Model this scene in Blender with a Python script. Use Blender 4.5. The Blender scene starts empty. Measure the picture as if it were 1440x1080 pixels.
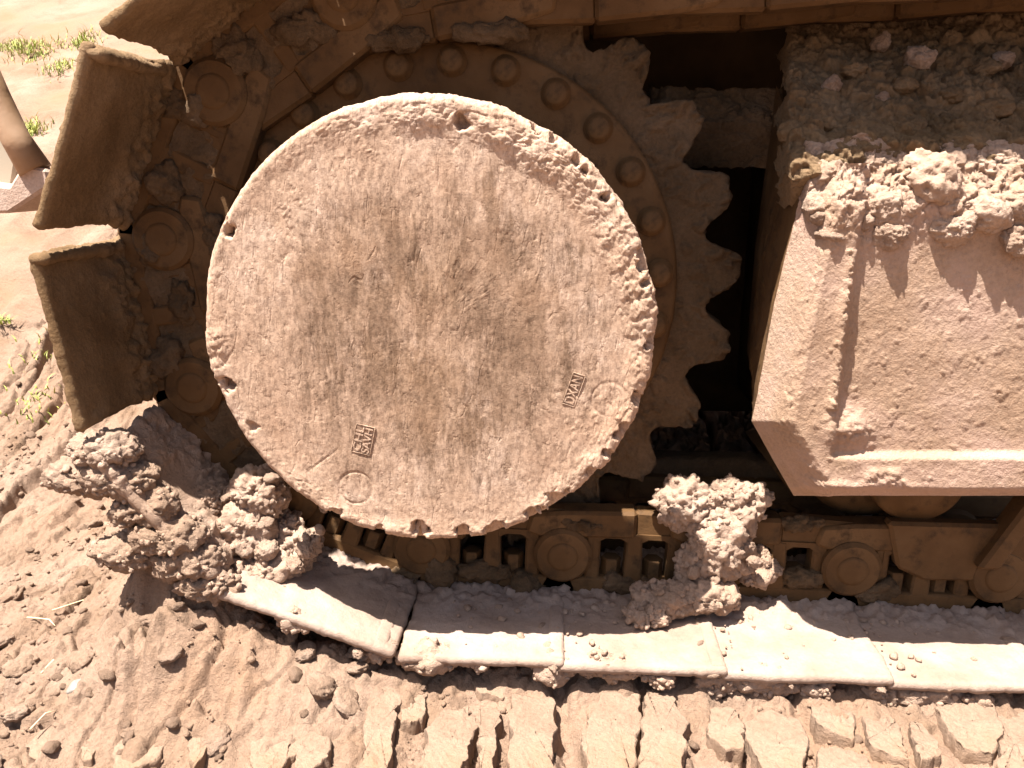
import bpy, bmesh, math, random
import numpy as np
from mathutils import Vector, Matrix
random.seed(7); rng = np.random.default_rng(7)
sc = bpy.context.scene
C = sc.collection
R = math.radians

# ------------------------------------------------------------------ camera, sky, sun, exposure
CAM = np.array([0.0, 0.0, 0.53]); PITCH = 15.0; YAW = 3.0; F = 1130.0
cam = bpy.data.cameras.new('camera'); cam.sensor_width = 36; cam.lens = 36*F/1440
cam.clip_start = 0.02; cam.clip_end = 500
co = bpy.data.objects.new('camera', cam); C.objects.link(co)
co.location = CAM; co.rotation_euler = (R(90-PITCH), 0, R(YAW)); sc.camera = co
SUN = np.array([-0.26, -0.235, 1.0]); SUN /= np.linalg.norm(SUN)
sl = bpy.data.lights.new('sun', 'SUN'); sl.energy = 5.0; sl.angle = R(0.5); sl.color = (1.0, .95, .87)
so = bpy.data.objects.new('sun', sl); C.objects.link(so); so.location = (-2, -2, 5)
so.rotation_euler = Vector(SUN).to_track_quat('Z', 'Y').to_euler()
w = bpy.data.worlds.new('World'); sc.world = w; w.use_nodes = True
nt = w.node_tree; nt.nodes.clear()
sky = nt.nodes.new('ShaderNodeTexSky'); sky.sky_type = 'NISHITA'; sky.sun_disc = False
sky.sun_elevation = math.asin(SUN[2]); sky.sun_rotation = math.atan2(SUN[0], SUN[1])
sky.dust_density = 4.0; sky.air_density = 1.0; sky.ozone_density = 0.6
bg = nt.nodes.new('ShaderNodeBackground'); bg.inputs[1].default_value = 0.05
wo = nt.nodes.new('ShaderNodeOutputWorld')
nt.links.new(sky.outputs[0], bg.inputs[0]); nt.links.new(bg.outputs[0], wo.inputs[0])
sc.view_settings.view_transform = 'Standard'; sc.view_settings.look = 'None'
sc.view_settings.gamma = 1; sc.view_settings.use_curve_mapping = False
sc.view_settings.exposure = 1.9

# ------------------------------------------------------------------ where a traced outline point stands
p_, y_ = R(PITCH), R(YAW)
FWD = np.array([-math.sin(y_)*math.cos(p_), math.cos(y_)*math.cos(p_), -math.sin(p_)])
RGT = np.array([math.cos(y_), math.sin(y_), 0.0]); UP = np.cross(RGT, FWD)
def ray(px, py): return FWD*F + RGT*(px-720) + UP*(540-py)
def at(px, py, Y):
    d = ray(px, py); return CAM + d*((Y-CAM[1])/d[1])
def atz(px, py, Z):
    d = ray(px, py); return CAM + d*((Z-CAM[2])/d[2])
def at_arr(px, py, Y):
    px, py, Y = np.broadcast_arrays(np.asarray(px, float), np.asarray(py, float), np.asarray(Y, float))
    d = FWD*F + (px-720)[..., None]*RGT + (540-py)[..., None]*UP
    return CAM + d*((Y-CAM[1])/d[..., 1])[..., None]

# ------------------------------------------------------------------ noise
def _h(i, j, k, s):
    n = (i.astype(np.int64)*73856093) ^ (j.astype(np.int64)*19349663) ^ (k.astype(np.int64)*83492791) ^ (s*2654435)
    n = n & 0xffffffff
    n = ((n ^ (n >> 16))*0x45d9f3b) & 0xffffffff
    n = ((n ^ (n >> 16))*0x45d9f3b) & 0xffffffff
    return (n ^ (n >> 16))/4294967295.0
def vn(P, s=0):
    P = np.asarray(P, float); i = np.floor(P); f = P-i; i = i.astype(np.int64); u = f*f*f*(f*(f*6-15)+10)
    def c(a, b, d): return _h(i[..., 0]+a, i[..., 1]+b, i[..., 2]+d, s)
    x0 = c(0,0,0)*(1-u[...,0])+c(1,0,0)*u[...,0]; x1 = c(0,1,0)*(1-u[...,0])+c(1,1,0)*u[...,0]
    x2 = c(0,0,1)*(1-u[...,0])+c(1,0,1)*u[...,0]; x3 = c(0,1,1)*(1-u[...,0])+c(1,1,1)*u[...,0]
    a = x0*(1-u[...,1])+x1*u[...,1]; b = x2*(1-u[...,1])+x3*u[...,1]
    return (a*(1-u[...,2])+b*u[...,2])*2-1
def fbm(P, o=4, s=0, g=.5):
    P = np.asarray(P, float); r = 0; a = 1.0; t = 0
    for k in range(o):
        r = r + a*vn(P*(2.03**k)+17.3*k, s+k); t += a; a *= g
    return r/t
def worley(P, s=0, flat=False):
    """distance to nearest and second nearest cell point, and a random value of the nearest cell"""
    P = np.asarray(P, float); i = np.floor(P).astype(np.int64); f1 = np.full(P.shape[:-1], 9.0); f2 = f1.copy(); cid = np.zeros_like(f1)
    for a in (-1, 0, 1):
        for b in (-1, 0, 1):
            for c in ((0,) if flat else (-1, 0, 1)):
                I, J, K = i[...,0]+a, i[...,1]+b, i[...,2]+c
                d = np.sqrt((I+_h(I,J,K,s)-P[...,0])**2+(J+_h(I,J,K,s+1)-P[...,1])**2+(0 if flat else (K+_h(I,J,K,s+2)-P[...,2])**2))
                m = d < f1
                f2 = np.where(m, f1, np.minimum(f2, d)); cid = np.where(m, _h(I,J,K,s+3), cid); f1 = np.where(m, d, f1)
    return f1, f2, cid
def sstep(a, b, x):
    t = np.clip((x-a)/(b-a), 0, 1); return t*t*(3-2*t)
def clumps(P, size, s=0, keep=.6, flat=False):
    """rounded lumps of about the given size, 0..1 high, only some cells filled"""
    Q = np.asarray(P)/size; f1, f2, c = worley(Q + .5*np.stack([vn(Q*2.1, s+9), vn(Q*2.1+31.7, s+10), (0*Q[..., 0] if flat else vn(Q*2.1+77.1, s+11))], -1), s, flat)
    r = .30+.45*((c*7.31) % 1.0)
    return np.where(c < keep, np.clip(r*r-f1*f1, 0, None)**.4*1.1, 0)
def mudrough(P, s=0):
    """small crumb relief of dry mud in metres"""
    return .0016*fbm(P/.02, 3, s) + .0022*clumps(P, .009, s+20, .45)
def crag(P, size, s=0):
    """angular broken plates, 0..1"""
    Q = np.asarray(P)/size; Q = Q+.35*np.stack([vn(Q*1.9, s+1), vn(Q*1.9+9.1, s+2), vn(Q*1.9+5.7, s+3)], -1)
    f1, f2, c = worley(Q, s+4); return .65*c+.35*sstep(0, .22, f2-f1)
def crust(P, s=0):
    """thick crumbly crust in metres, roughly 0..0.012"""
    return .0065*crag(P, .018, s+1) + .003*clumps(P, .009, s+5, .5) + .003*crag(P, .007, s+6) + .0035*(fbm(P/.02, 4, s+7, .6)+.3)

# ------------------------------------------------------------------ materials
def mat(name, build):
    m = bpy.data.materials.new(name); m.use_nodes = True; t = m.node_tree; t.nodes.clear()
    o = t.nodes.new('ShaderNodeOutputMaterial'); b = t.nodes.new('ShaderNodeBsdfPrincipled')
    t.links.new(b.outputs[0], o.inputs[0]); build(t, b); return m
def N(t, typ, **k):
    n = t.nodes.new(typ)
    for a, v in k.items():
        if a.startswith('i_'):
            key = a[2:]; n.inputs[int(key) if key.isdigit() else key.replace('_', ' ')].default_value = v
        else: setattr(n, a, v)
    return n
def noise(t, co, scale, detail=4, rough=.55, stretch=None, rot=None):
    if stretch or rot:
        mp = N(t, 'ShaderNodeMapping'); t.links.new(co, mp.inputs[0])
        if stretch: mp.inputs['Scale'].default_value = stretch
        if rot: mp.inputs['Rotation'].default_value = rot
        co = mp.outputs[0]
    n = N(t, 'ShaderNodeTexNoise', i_Scale=scale, i_Detail=detail, i_Roughness=rough); t.links.new(co, n.inputs['Vector']); return n.outputs[0]
ALB = (.64, .635, .64)
def ramp(t, f, stops, interp='LINEAR', k=None):
    r = N(t, 'ShaderNodeValToRGB'); r.color_ramp.interpolation = interp; e = r.color_ramp.elements
    while len(e) < len(stops): e.new(.5)
    for x, (p, c) in zip(e, stops):
        x.position = p; x.color = (*c, 1) if k is None else (*[v*q for v, q in zip(c, k if isinstance(k, tuple) else (k, k, k))], 1)
    t.links.new(f, r.inputs[0]); return r.outputs[0]
def mix(t, f, a, b, mode='MIX'):
    m = N(t, 'ShaderNodeMix', data_type='RGBA', blend_type=mode)
    for s_, v in ((m.inputs[0], f), (m.inputs[6], a), (m.inputs[7], b)):
        if isinstance(v, bpy.types.NodeSocket): t.links.new(v, s_)
        elif isinstance(v, tuple): s_.default_value = (*v, 1)
        else: s_.default_value = v
    return m.outputs[2]
def bump(t, b, layers):
    prev = None
    for h, st, dist in layers:
        n = N(t, 'ShaderNodeBump', i_Strength=st, i_Distance=dist); t.links.new(h, n.inputs['Height'])
        if prev: t.links.new(prev, n.inputs['Normal'])
        prev = n.outputs[0]
    t.links.new(prev, b.inputs['Normal'])
def mud_mat(name, c_lo, c_mid, c_hi, fine=1.0, stain=None):
    def f(t, b):
        co = N(t, 'ShaderNodeTexCoord').outputs['Object']
        col = ramp(t, noise(t, co, 9, 6, .6), [(.3, c_lo), (.5, c_mid), (.68, c_hi)], k=ALB)
        sp = ramp(t, noise(t, co, 260, 3, .6), [(.35, (.72,.72,.72)), (.62, (1.08,1.06,1.04))])
        col = mix(t, .55, col, sp, 'MULTIPLY')
        if stain:
            col = mix(t, ramp(t, noise(t, co, 4.5, 5, .65), [(.5, (0,0,0)), (.66, (1,1,1))]), col, tuple(q*v for q, v in zip(ALB, stain)))
        t.links.new(col, b.inputs['Base Color']); b.inputs['Roughness'].default_value = .95; b.inputs['Specular IOR Level'].default_value = .15
        v = N(t, 'ShaderNodeTexVoronoi', i_Scale=240.0); t.links.new(co, v.inputs['Vector'])
        bump(t, b, [(noise(t, co, 70, 6, .75), .6*fine, .005), (noise(t, co, 210, 5, .75), .6*fine, .0025), (v.outputs['Distance'], .35*fine, .0015), (noise(t, co, 560, 3, .7), .6*fine, .0011)])
    return mat(name, f)
MUD = mud_mat('dry_mud', (.45,.305,.215), (.55,.385,.285), (.63,.46,.355))
MUDSHADE = mud_mat('mud_painted_shade', (.21,.132,.068), (.29,.188,.105), (.38,.26,.155))  # mud with the shade of the heap darkened into its colour
MUDP = mud_mat('pale_dust', (.60,.43,.33), (.68,.50,.40), (.74,.57,.47), .55)
GROUND = mud_mat('ground_soil', (.30,.193,.125), (.385,.26,.185), (.455,.325,.245), 1.1, (.37,.225,.14))
BANKM = mud_mat('bank_mud', (.37,.245,.165), (.46,.315,.225), (.54,.39,.295), 1.2)
SLAB = mud_mat('smooth_dried_mud', (.32,.21,.145), (.41,.285,.205), (.48,.35,.27), 1.0, (.38,.24,.15))
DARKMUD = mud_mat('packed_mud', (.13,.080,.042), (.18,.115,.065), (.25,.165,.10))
def steel_f(t, b):
    co = N(t, 'ShaderNodeTexCoord').outputs['Object']
    col = ramp(t, noise(t, co, 11, 5, .6), [(.3, (.20,.105,.042)), (.5, (.31,.175,.085)), (.7, (.42,.26,.15))], k=(.32, .285, .215))
    col = mix(t, ramp(t, noise(t, co, 40, 5, .7), [(.52, (0,0,0)), (.7, (1,1,1))]), col, (.042,.022,.009))
    t.links.new(col, b.inputs['Base Color']); b.inputs['Roughness'].default_value = .75; b.inputs['Specular IOR Level'].default_value = .25
    bump(t, b, [(noise(t, co, 45, 5, .65), .45, .003), (noise(t, co, 400, 3, .7), .35, .0008)])
STEEL = mat('dusty_brown_steel', steel_f)
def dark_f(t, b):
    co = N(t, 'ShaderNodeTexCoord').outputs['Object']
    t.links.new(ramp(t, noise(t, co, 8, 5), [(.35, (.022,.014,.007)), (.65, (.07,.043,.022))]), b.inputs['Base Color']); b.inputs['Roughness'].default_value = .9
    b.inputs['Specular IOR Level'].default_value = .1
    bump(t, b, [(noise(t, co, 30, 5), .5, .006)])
DARK = mat('shade_black_steel', dark_f)  # near-black colour stands in for the deep shade inside the machine
HUB_C = None
def hub_f(t, b):
    co = N(t, 'ShaderNodeTexCoord').outputs['Object']
    mud = ramp(t, noise(t, co, 12, 6, .65), [(.28, (.48,.315,.215)), (.5, (.60,.425,.31)), (.7, (.70,.53,.42))], k=ALB)
    worn = ramp(t, noise(t, co, 30, 6, .7, (1.6, 1, .45), (0, R(6), 0)), [(.3, (.17,.105,.066)), (.5, (.32,.21,.14)), (.72, (.50,.35,.25))], k=ALB)
    # scoured bare patches: broken vertical streaks, strongest in the middle of the disc
    s1 = noise(t, co, 24, 8, .78, (1.5, 1, .40), (0, R(5), 0))
    s2 = noise(t, co, 140, 4, .7, (1.6, 1, .35), (0, R(5), 0))
    ln = N(t, 'ShaderNodeVectorMath', operation='DISTANCE'); t.links.new(co, ln.inputs[0]); ln.inputs[1].default_value = tuple(HUB_C + np.array([.015, 0, -.005]))
    m = N(t, 'ShaderNodeMapRange', i_1=.10, i_2=.215, i_3=.10, i_4=-.20); t.links.new(ln.outputs['Value'], m.inputs[0])
    a = N(t, 'ShaderNodeMath', operation='ADD'); t.links.new(s1, a.inputs[0]); t.links.new(m.outputs[0], a.inputs[1])
    s2m = N(t, 'ShaderNodeMath', operation='MULTIPLY_ADD'); t.links.new(s2, s2m.inputs[0]); s2m.inputs[1].default_value = .32; t.links.new(a.outputs[0], s2m.inputs[2])
    k = ramp(t, s2m.outputs[0], [(.56, (0,0,0)), (.76, (1,1,1))])
    col = mix(t, k, mud, worn)
    col = mix(t, ramp(t, noise(t, co, 7, 4, .6), [(.56, (0,0,0)), (.74, (.35,.35,.35))]), col, (.27,.165,.095))
    sp = ramp(t, noise(t, co, 300, 4, .7, (1, 1, .6)), [(.34, (.50,.46,.43)), (.56, (1.12,1.10,1.08))])
    col = mix(t, .75, col, sp, 'MULTIPLY')
    col = mix(t, ramp(t, noise(t, co, 15, 5, .6), [(.5, (0,0,0)), (.7, (.30,.30,.30))]), col, (.42,.26,.165))
    t.links.new(col, b.inputs['Base Color']); b.inputs['Roughness'].default_value = .85; b.inputs['Specular IOR Level'].default_value = .25
    w1 = noise(t, co, 300, 3, .6, (1, 1, .12), (0, R(35), 0)); w2 = noise(t, co, 300, 3, .6, (1, 1, .10), (0, R(-50), 0)); w3 = noise(t, co, 260, 3, .6, (1, 1, .12), (0, R(8), 0))
    def lines(sc_, st, rot, wdt, lo):
        nn = noise(t, co, sc_, 2, .5, st, rot); u = N(t, 'ShaderNodeMath', operation='SUBTRACT', i_1=.5); t.links.new(nn, u.inputs[0]); v_ = N(t, 'ShaderNodeMath', operation='ABSOLUTE'); t.links.new(u.outputs[0], v_.inputs[0])
        q = N(t, 'ShaderNodeMapRange', i_1=0.0, i_2=wdt, i_3=1.0, i_4=0.0); t.links.new(v_.outputs[0], q.inputs[0])
        g_ = N(t, 'ShaderNodeMapRange', i_1=lo, i_2=lo+.06, i_3=0.0, i_4=1.0); t.links.new(noise(t, co, 22+sc_, 3, .6), g_.inputs[0])
        z = N(t, 'ShaderNodeMath', operation='MULTIPLY'); t.links.new(q.outputs[0], z.inputs[0]); t.links.new(g_.outputs[0], z.inputs[1]); z2 = N(t, 'ShaderNodeMath', operation='MULTIPLY', i_1=-1.0); t.links.new(z.outputs[0], z2.inputs[0]); return z2.outputs[0]
    scr = [(lines(30, (1, 1, .22), (0, R(38), 0), .012, .50), .5, .0008), (lines(26, (1, 1, .2), (0, R(-62), 0), .012, .52), .5, .0008), (lines(45, (1, 1, .25), (0, R(75), 0), .016, .54), .45, .0007), (lines(60, (1, 1, .25), (0, R(10), 0), .02, .54), .3, .0006), (lines(80, (1, 1, .3), (0, R(-30), 0), .03, .52), .4, .0006)]
    bump(t, b, scr+[(noise(t, co, 70, 5, .7), .35, .003), (w1, .25, .0007), (w2, .22, .0007), (w3, .25, .0008), (noise(t, co, 640, 3, .7), .3, .0005)])

# ------------------------------------------------------------------ mesh and object helpers
def mesh_np(name, V, Fq, m, smooth=True):
    V = np.ascontiguousarray(V, dtype=np.float32).reshape(-1, 3); Fq = np.ascontiguousarray(Fq, dtype=np.int32); k = Fq.shape[1]
    me = bpy.data.meshes.new(name); me.vertices.add(len(V)); me.vertices.foreach_set('co', V.ravel())
    me.loops.add(Fq.size); me.loops.foreach_set('vertex_index', Fq.ravel())
    me.polygons.add(len(Fq)); me.polygons.foreach_set('loop_start', np.arange(0, Fq.size, k, dtype=np.int32))
    me.polygons.foreach_set('loop_total', np.full(len(Fq), k, dtype=np.int32))
    me.polygons.foreach_set('use_smooth', np.full(len(Fq), smooth))
    me.update(calc_edges=True); me.validate(); me.materials.append(m); return me
def gridfaces(nu, nv, wrap_v=False, flip=False):
    i = np.arange(nu-1)[:, None]; j = np.arange(nv if wrap_v else nv-1)[None, :]; j2 = (j+1) % nv
    f = np.stack([i*nv+j, i*nv+j2, (i+1)*nv+j2, (i+1)*nv+j], -1).reshape(-1, 4)
    return f[:, ::-1] if flip else f
def obj(name, me, parent=None, M=None):
    o = bpy.data.objects.new(name, me); C.objects.link(o)
    if parent is not None:
        o.parent = parent
        if parent.type == 'EMPTY': o.matrix_parent_inverse = Matrix.Translation(parent.location).inverted()
    if M is not None: o.matrix_basis = M
    return o
def tag(o, label=None, cat=None, group=None, kind=None):
    for k, v in (('label', label), ('category', cat), ('group', group), ('kind', kind)):
        if v: o[k] = v
    return o
def empty(name, loc):
    o = bpy.data.objects.new(name, None); C.objects.link(o); o.location = loc; o.empty_display_size = .05; return o
def rough_box(size, cell, r, disp=None, M=None):
    """box of the given size about the origin with rounded edges, displaced outward by disp(world points, local points, normals)"""
    sx, sy, sz = [s/2 for s in size]; V = []; Fs = []; base = 0
    if np.isscalar(cell): cell = (cell,)*3
    H = np.array([sx, sy, sz]); n = [max(2, int(round(2*h/c))+1) for h, c in zip(H, cell)]
    for ax in range(3):
        u, v = [(1, 2), (2, 0), (0, 1)][ax]
        gu = np.linspace(-H[u], H[u], n[u]); gv = np.linspace(-H[v], H[v], n[v]); U, W = np.meshgrid(gu, gv, indexing='ij')
        for s in (-1, 1):
            P = np.zeros(U.shape+(3,)); P[..., u] = U; P[..., v] = W; P[..., ax] = s*H[ax]
            V.append(P.reshape(-1, 3)); Fs.append(gridfaces(n[u], n[v], flip=(s < 0))+base); base += P.size//3
    V = np.concatenate(V); Fs = np.concatenate(Fs)
    key = np.round(V*2e4).astype(np.int64); _, idx, inv = np.unique(key, axis=0, return_index=True, return_inverse=True)
    V = V[idx]; Fs = inv.reshape(-1)[Fs]
    r = min(r, min(H)*.999); Q = np.clip(V, -(H-r), H-r); D = V-Q; L = np.linalg.norm(D, axis=1, keepdims=True); nrm = D/np.maximum(L, 1e-9); V = Q+nrm*r
    if M is not None:
        A = np.array(M); W_ = V@A[:3, :3].T+A[:3, 3]; nw = nrm@A[:3, :3].T
    else: W_, nw = V, nrm
    if disp is not None: W_ = W_ + nw*disp(W_, V, nrm)[:, None]
    return W_, Fs
def join_np(parts):
    V = []; Fs = []; b = 0
    for v, f in parts: V.append(v); Fs.append(f+b); b += len(v)
    return np.concatenate(V), np.concatenate(Fs)
def tube(path, rad, seg=12, disp=None):
    """closed tapering tube along a list of points; rad a number or a list"""
    path = np.asarray(path, float); n = len(path); rad = np.broadcast_to(rad, (n,)); ringsV = []
    T = np.gradient(path, axis=0); T /= np.linalg.norm(T, axis=1, keepdims=True)
    ref = np.array([0, 0, 1.0]) if abs(T[0][2]) < .9 else np.array([1.0, 0, 0])
    for k in range(n):
        a = np.cross(T[k], ref); a /= np.linalg.norm(a); b = np.cross(T[k], a); th = np.linspace(0, 2*np.pi, seg, endpoint=False)
        ringsV.append(path[k]+rad[k]*(np.cos(th)[:, None]*a+np.sin(th)[:, None]*b))
    ringsV = [np.repeat(path[:1], seg, 0)]+ringsV+[np.repeat(path[-1:], seg, 0)]
    V = np.stack(ringsV); sh = V.shape
    if disp is not None:
        V = V.copy(); c = np.concatenate([path[:1], path, path[-1:]])[:, None, :]; d = V-c; L = np.linalg.norm(d, axis=2, keepdims=True)
        V = V + np.where(L > 1e-9, d/np.maximum(L, 1e-9), 0)*disp(V)[..., None]
    return V.reshape(-1, 3), gridfaces(sh[0], seg, True, True)
def lathe_y(cx, cz, prof, seg=64, disp=None):
    """solid of revolution about the Y axis through (cx, cz); prof = [(radius, Y), ...] from the front centre outward"""
    th = np.linspace(0, 2*np.pi, seg, endpoint=False); pr = np.array(prof, float)
    V = np.stack([cx+pr[:, 0][:, None]*np.cos(th), np.repeat(pr[:, 1][:, None], seg, 1), cz+pr[:, 0][:, None]*np.sin(th)], -1)
    if disp is not None: V = disp(V)
    return V.reshape(-1, 3), gridfaces(len(pr), seg, True, True)
def prism_y(pts, y0, y1, bevel=.002):
    """polygon in x,z (counter-clockwise) given a thickness along Y with softened front and back edges"""
    bm = bmesh.new(); vs = [bm.verts.new((x, y0, z)) for x, z in pts]; f = bm.faces.new(vs)
    r = bmesh.ops.extrude_face_region(bm, geom=[f]); bmesh.ops.translate(bm, vec=(0, y1-y0, 0), verts=[g for g in r['geom'] if isinstance(g, bmesh.types.BMVert)])
    bmesh.ops.recalc_face_normals(bm, faces=bm.faces)
    if bevel: bmesh.ops.bevel(bm, geom=[e for e in bm.edges], offset=bevel, segments=1, affect='EDGES', clamp_overlap=True)
    return bm
def bm_mesh(name, bm, m, smooth=False, ang=None):
    me = bpy.data.meshes.new(name); bm.to_mesh(me); bm.free(); me.materials.append(m)
    if smooth:
        me.polygons.foreach_set('use_smooth', np.full(len(me.polygons), True))
        if ang: me.set_sharp_from_angle(angle=R(ang))
    return me

# ------------------------------------------------------------------ key dimensions
YF = .772                                                    # plane of the hub's face
l_, r_, t_, b_ = at(285, 450, YF), at(922, 450, YF), at(600, 138, YF), at(605, 755, YF)
HC = np.array([(l_[0]+r_[0])/2, YF, (t_[2]+b_[2])/2]); HR = ((r_[0]-l_[0])+(t_[2]-b_[2]))/4
HUB_C = HC
PITCHL = .174; RP = PITCHL/2/math.sin(math.pi/11.5)
SX, SZ = HC[0], HC[2]; WZ = SZ+.024                          # hub centre; height of the sprocket's own centre
YE = .757                                                    # outer ends of the track shoes
YC = .900                                                    # outer face of the chain
PLATE = .054                                                 # pin centre to inner face of the shoe
SHOEW = .45
print('hub', HC, HR, 'RP', RP)
HUBM = mat('scoured_hub_metal', hub_f)

machine = empty('excavator', (0.1, 1.2, -.05))
tag(machine, 'mud-caked crawler excavator seen close at its drive hub, toothed sprocket and steel track', 'excavator')

# ------------------------------------------------------------------ ground
def ground_z(X, Y):
    P = np.stack([X, Y, 0*X], -1)
    wx = X + .018*fbm(P/.16, 3, 40) + .10*np.clip(Y-.9, 0, 2)*0
    far = sstep(1.3, 3.0, Y)
    left = sstep(-.30, -.62, X)
    bank = .55*np.log1p(np.exp((Y-1.18)/.12))*.12*left + .5*np.clip(Y-2.9, 0, 4)*(1-left)
    bank = np.minimum(bank, 2.3 + .2*fbm(P/1.5, 3, 77))
    z = -.040 + bank + .026*sstep(.71, .80, Y)*sstep(-.75, -.35, X)*(1-sstep(1.0, 1.3, Y))
    # prints of the grousers: long ridges and slots running away from the viewer
    ph = wx/.087 + .5*fbm(P/.3, 2, 41)
    saw = np.abs((ph % 1.0)-.5)*2
    slot = sstep(.72, .97, saw + .30*fbm(P*np.array([1, .5, 1])/.035, 3, 42))
    brk = sstep(-.1, .4, fbm(P*np.array([1.2, .6, 1])/.12, 3, 43)); near = 1-sstep(2.2, 3.4, Y)
    soft = 1-.65*sstep(-.32, -.15, X)*sstep(.86, .78, Y)
    z = z - .038*slot*brk*near*soft + .004*sstep(.2, .5, saw)*sstep(.75, .5, saw)*near
    Q = np.stack([wx/.075, Y/.12, 0*X], -1) + .35*np.stack([fbm(P/.05, 3, 50), fbm(P/.05, 3, 51), 0*X], -1)
    f1, f2, c = worley(Q, 52, True)
    crack = (1-sstep(.0, .10, f2-f1))*sstep(.0, .35, fbm(P/.15, 2, 59)+.12)
    z = z - .012*crack*near*soft + .010*(c-.5)*near*soft + .012*fbm(P/.10, 4, 53)
    rough = sstep(.0, .45, fbm(P/.08, 3, 54)-.06)
    z = z + rough*(.010*clumps(P, .026, 55, .6, True)+.007*clumps(P, .012, 56, .6, True)) + .0026*fbm(P/.010, 3, 57)
    g1, g2, gc = worley(P/.03+.4*fbm(P/.02, 2, 44)[..., None], 45, True); z = z + (1-rough)*near*(.007*(gc-.4)-.006*(1-sstep(0, .12, g2-g1))*(gc > .4))
    z = z + .02*far*fbm(P/.4, 4, 58) + .012*sstep(1.2, 1.8, Y)*fbm(P/.07, 5, 38, .65)
    # mud pushed up at the left of the wrapped track
    z = z + .06*np.exp(-((X+.50)**2/.012+(Y-.98)**2/.03)) + .105*np.exp(-((X+.42)**2/.0065+(Y-.81)**2/.014))*(1+.5*fbm(P/.04, 3, 39)) + .05*np.exp(-((X+.30)**2/.012+(Y-.74)**2/.004))
    return z
def axis_lines(segs):
    out = [segs[0][0]]
    for a, b, d in segs:
        n = max(1, int(round((b-a)/d))); out += list(a+(b-a)*np.arange(1, n+1)/n)
    return np.array(out)
xs = axis_lines([(-60, -10, 5), (-10, -3, .5), (-3, -1.1, .03), (-1.1, .62, .0021), (.62, 1.2, .012), (1.2, 3, .06), (3, 10, .5), (10, 60, 5)])
ys = axis_lines([(-40, -5, 5), (-5, -.5, .4), (-.5, .45, .02), (.45, .60, .006), (.60, .98, .0021), (.98, 1.7, .0036), (1.7, 2.9, .007), (2.9, 3.5, .03), (3.5, 8, .2), (8, 80, 6)])
X, Y = np.meshgrid(xs, ys, indexing='ij'); Z = ground_z(X, Y)
g = obj('ground', mesh_np('ground', np.stack([X, Y, Z], -1), gridfaces(len(xs), len(ys)), GROUND)); tag(g, kind='structure')
def gz(x, y): return float(ground_z(np.array([[x]]), np.array([[y]]))[0, 0])

# ------------------------------------------------------------------ hub cover
def px2hub(px, py):
    q = at(px, py, YF); return math.hypot(q[0]-SX, q[2]-SZ), math.atan2(q[2]-SZ, q[0]-SX)
notch = [px2hub(*p) for p in ((320,322),(320,540),(355,600),(880,600),(782,704),(650,748),(592,748),(650,170),(470,720),(835,665),(700,742))]
nsz = [.008,.009,.007,.009,.012,.010,.012,.009,.008,.009,.008,.007]
rc = random.Random(3)
for _ in range(24):
    notch.append((HR-rc.uniform(0, .005), R(rc.uniform(-110, 62)))); nsz.append(rc.uniform(.0035, .0075))
nr, nth = 190, 900; EDGE = .006; DEPTH = .022
rf = np.concatenate([np.linspace(0, .75, 60)[:-1]*(HR-EDGE), np.linspace(.75, 1, 80)*(HR-EDGE)])
arc = np.linspace(0, math.pi/2, 16)[1:]
rr = np.concatenate([rf, HR-EDGE+EDGE*np.sin(arc), np.full(24, HR)]); yy = np.concatenate([np.zeros_like(rf), EDGE*(1-np.cos(arc)), EDGE+np.linspace(0, DEPTH-EDGE, 25)[1:]])
rr = np.append(rr, HR*.8); yy = np.append(yy, DEPTH)
th = np.linspace(0, 2*np.pi, nth, endpoint=False)
RRr, TH = np.meshgrid(rr, th, indexing='ij'); YY = np.repeat(yy[:, None], nth, 1)
P = np.stack([SX+RRr*np.cos(TH), YF+YY, SZ+RRr*np.sin(TH)], -1)
nface = np.clip((RRr-(HR-EDGE))/EDGE, 0, 1)[..., None]
nd = np.stack([np.cos(TH), 0*TH, np.sin(TH)], -1)*nface + np.array([0, -1.0, 0])*(np.sqrt(np.clip(1-nface**2, 0, 1)))
side = (YY > EDGE+1e-6)[..., None]; nd = np.where(side, np.stack([np.cos(TH), 0*TH, np.sin(TH)], -1), nd)
ang = np.degrees(TH) % 360
heavy = np.clip(.30+.60*np.exp(-((ang-75)/42)**2)+.6*np.exp(-((ang-15)/38)**2)+.5*np.exp(-((ang-335)/40)**2)+.45*np.exp(-((ang-185)/14)**2)+.25*np.exp(-((ang-250)/35)**2), 0, 1.3)
inner = .93-.15*heavy*(.6+.6*fbm(np.stack([np.cos(TH)*2.5, np.sin(TH)*2.5, 0*TH], -1), 3, 3))
msk = sstep(inner, inner+.10, RRr/HR)*np.clip(heavy*(.65+.8*fbm(P/.05, 3, 4)), 0, 1.2)
d = msk*(crust(P, 60)*.60+.001) + .0009*fbm(P/.03, 4, 61) + .0006*fbm(P*np.array([1, 1, .3])/.006, 3, 62)
d += sstep(.0, .5, fbm(P/.06, 3, 63))*.0007*clumps(P, .007, 64, .35)
for (rn, an), s in zip(notch, nsz):
    q = np.array([SX+rn*math.cos(an), YF, SZ+rn*math.sin(an)]); dd = np.sqrt((P[..., 0]-q[0])**2+(P[..., 2]-q[2])**2)+.006*fbm(P/.009, 3, 66)
    d = d-(.016 if s > .0085 or rn > HR-.012 else .006)*(1-sstep(s*.35, s, dd))*(YY < EDGE*1.6)
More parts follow.
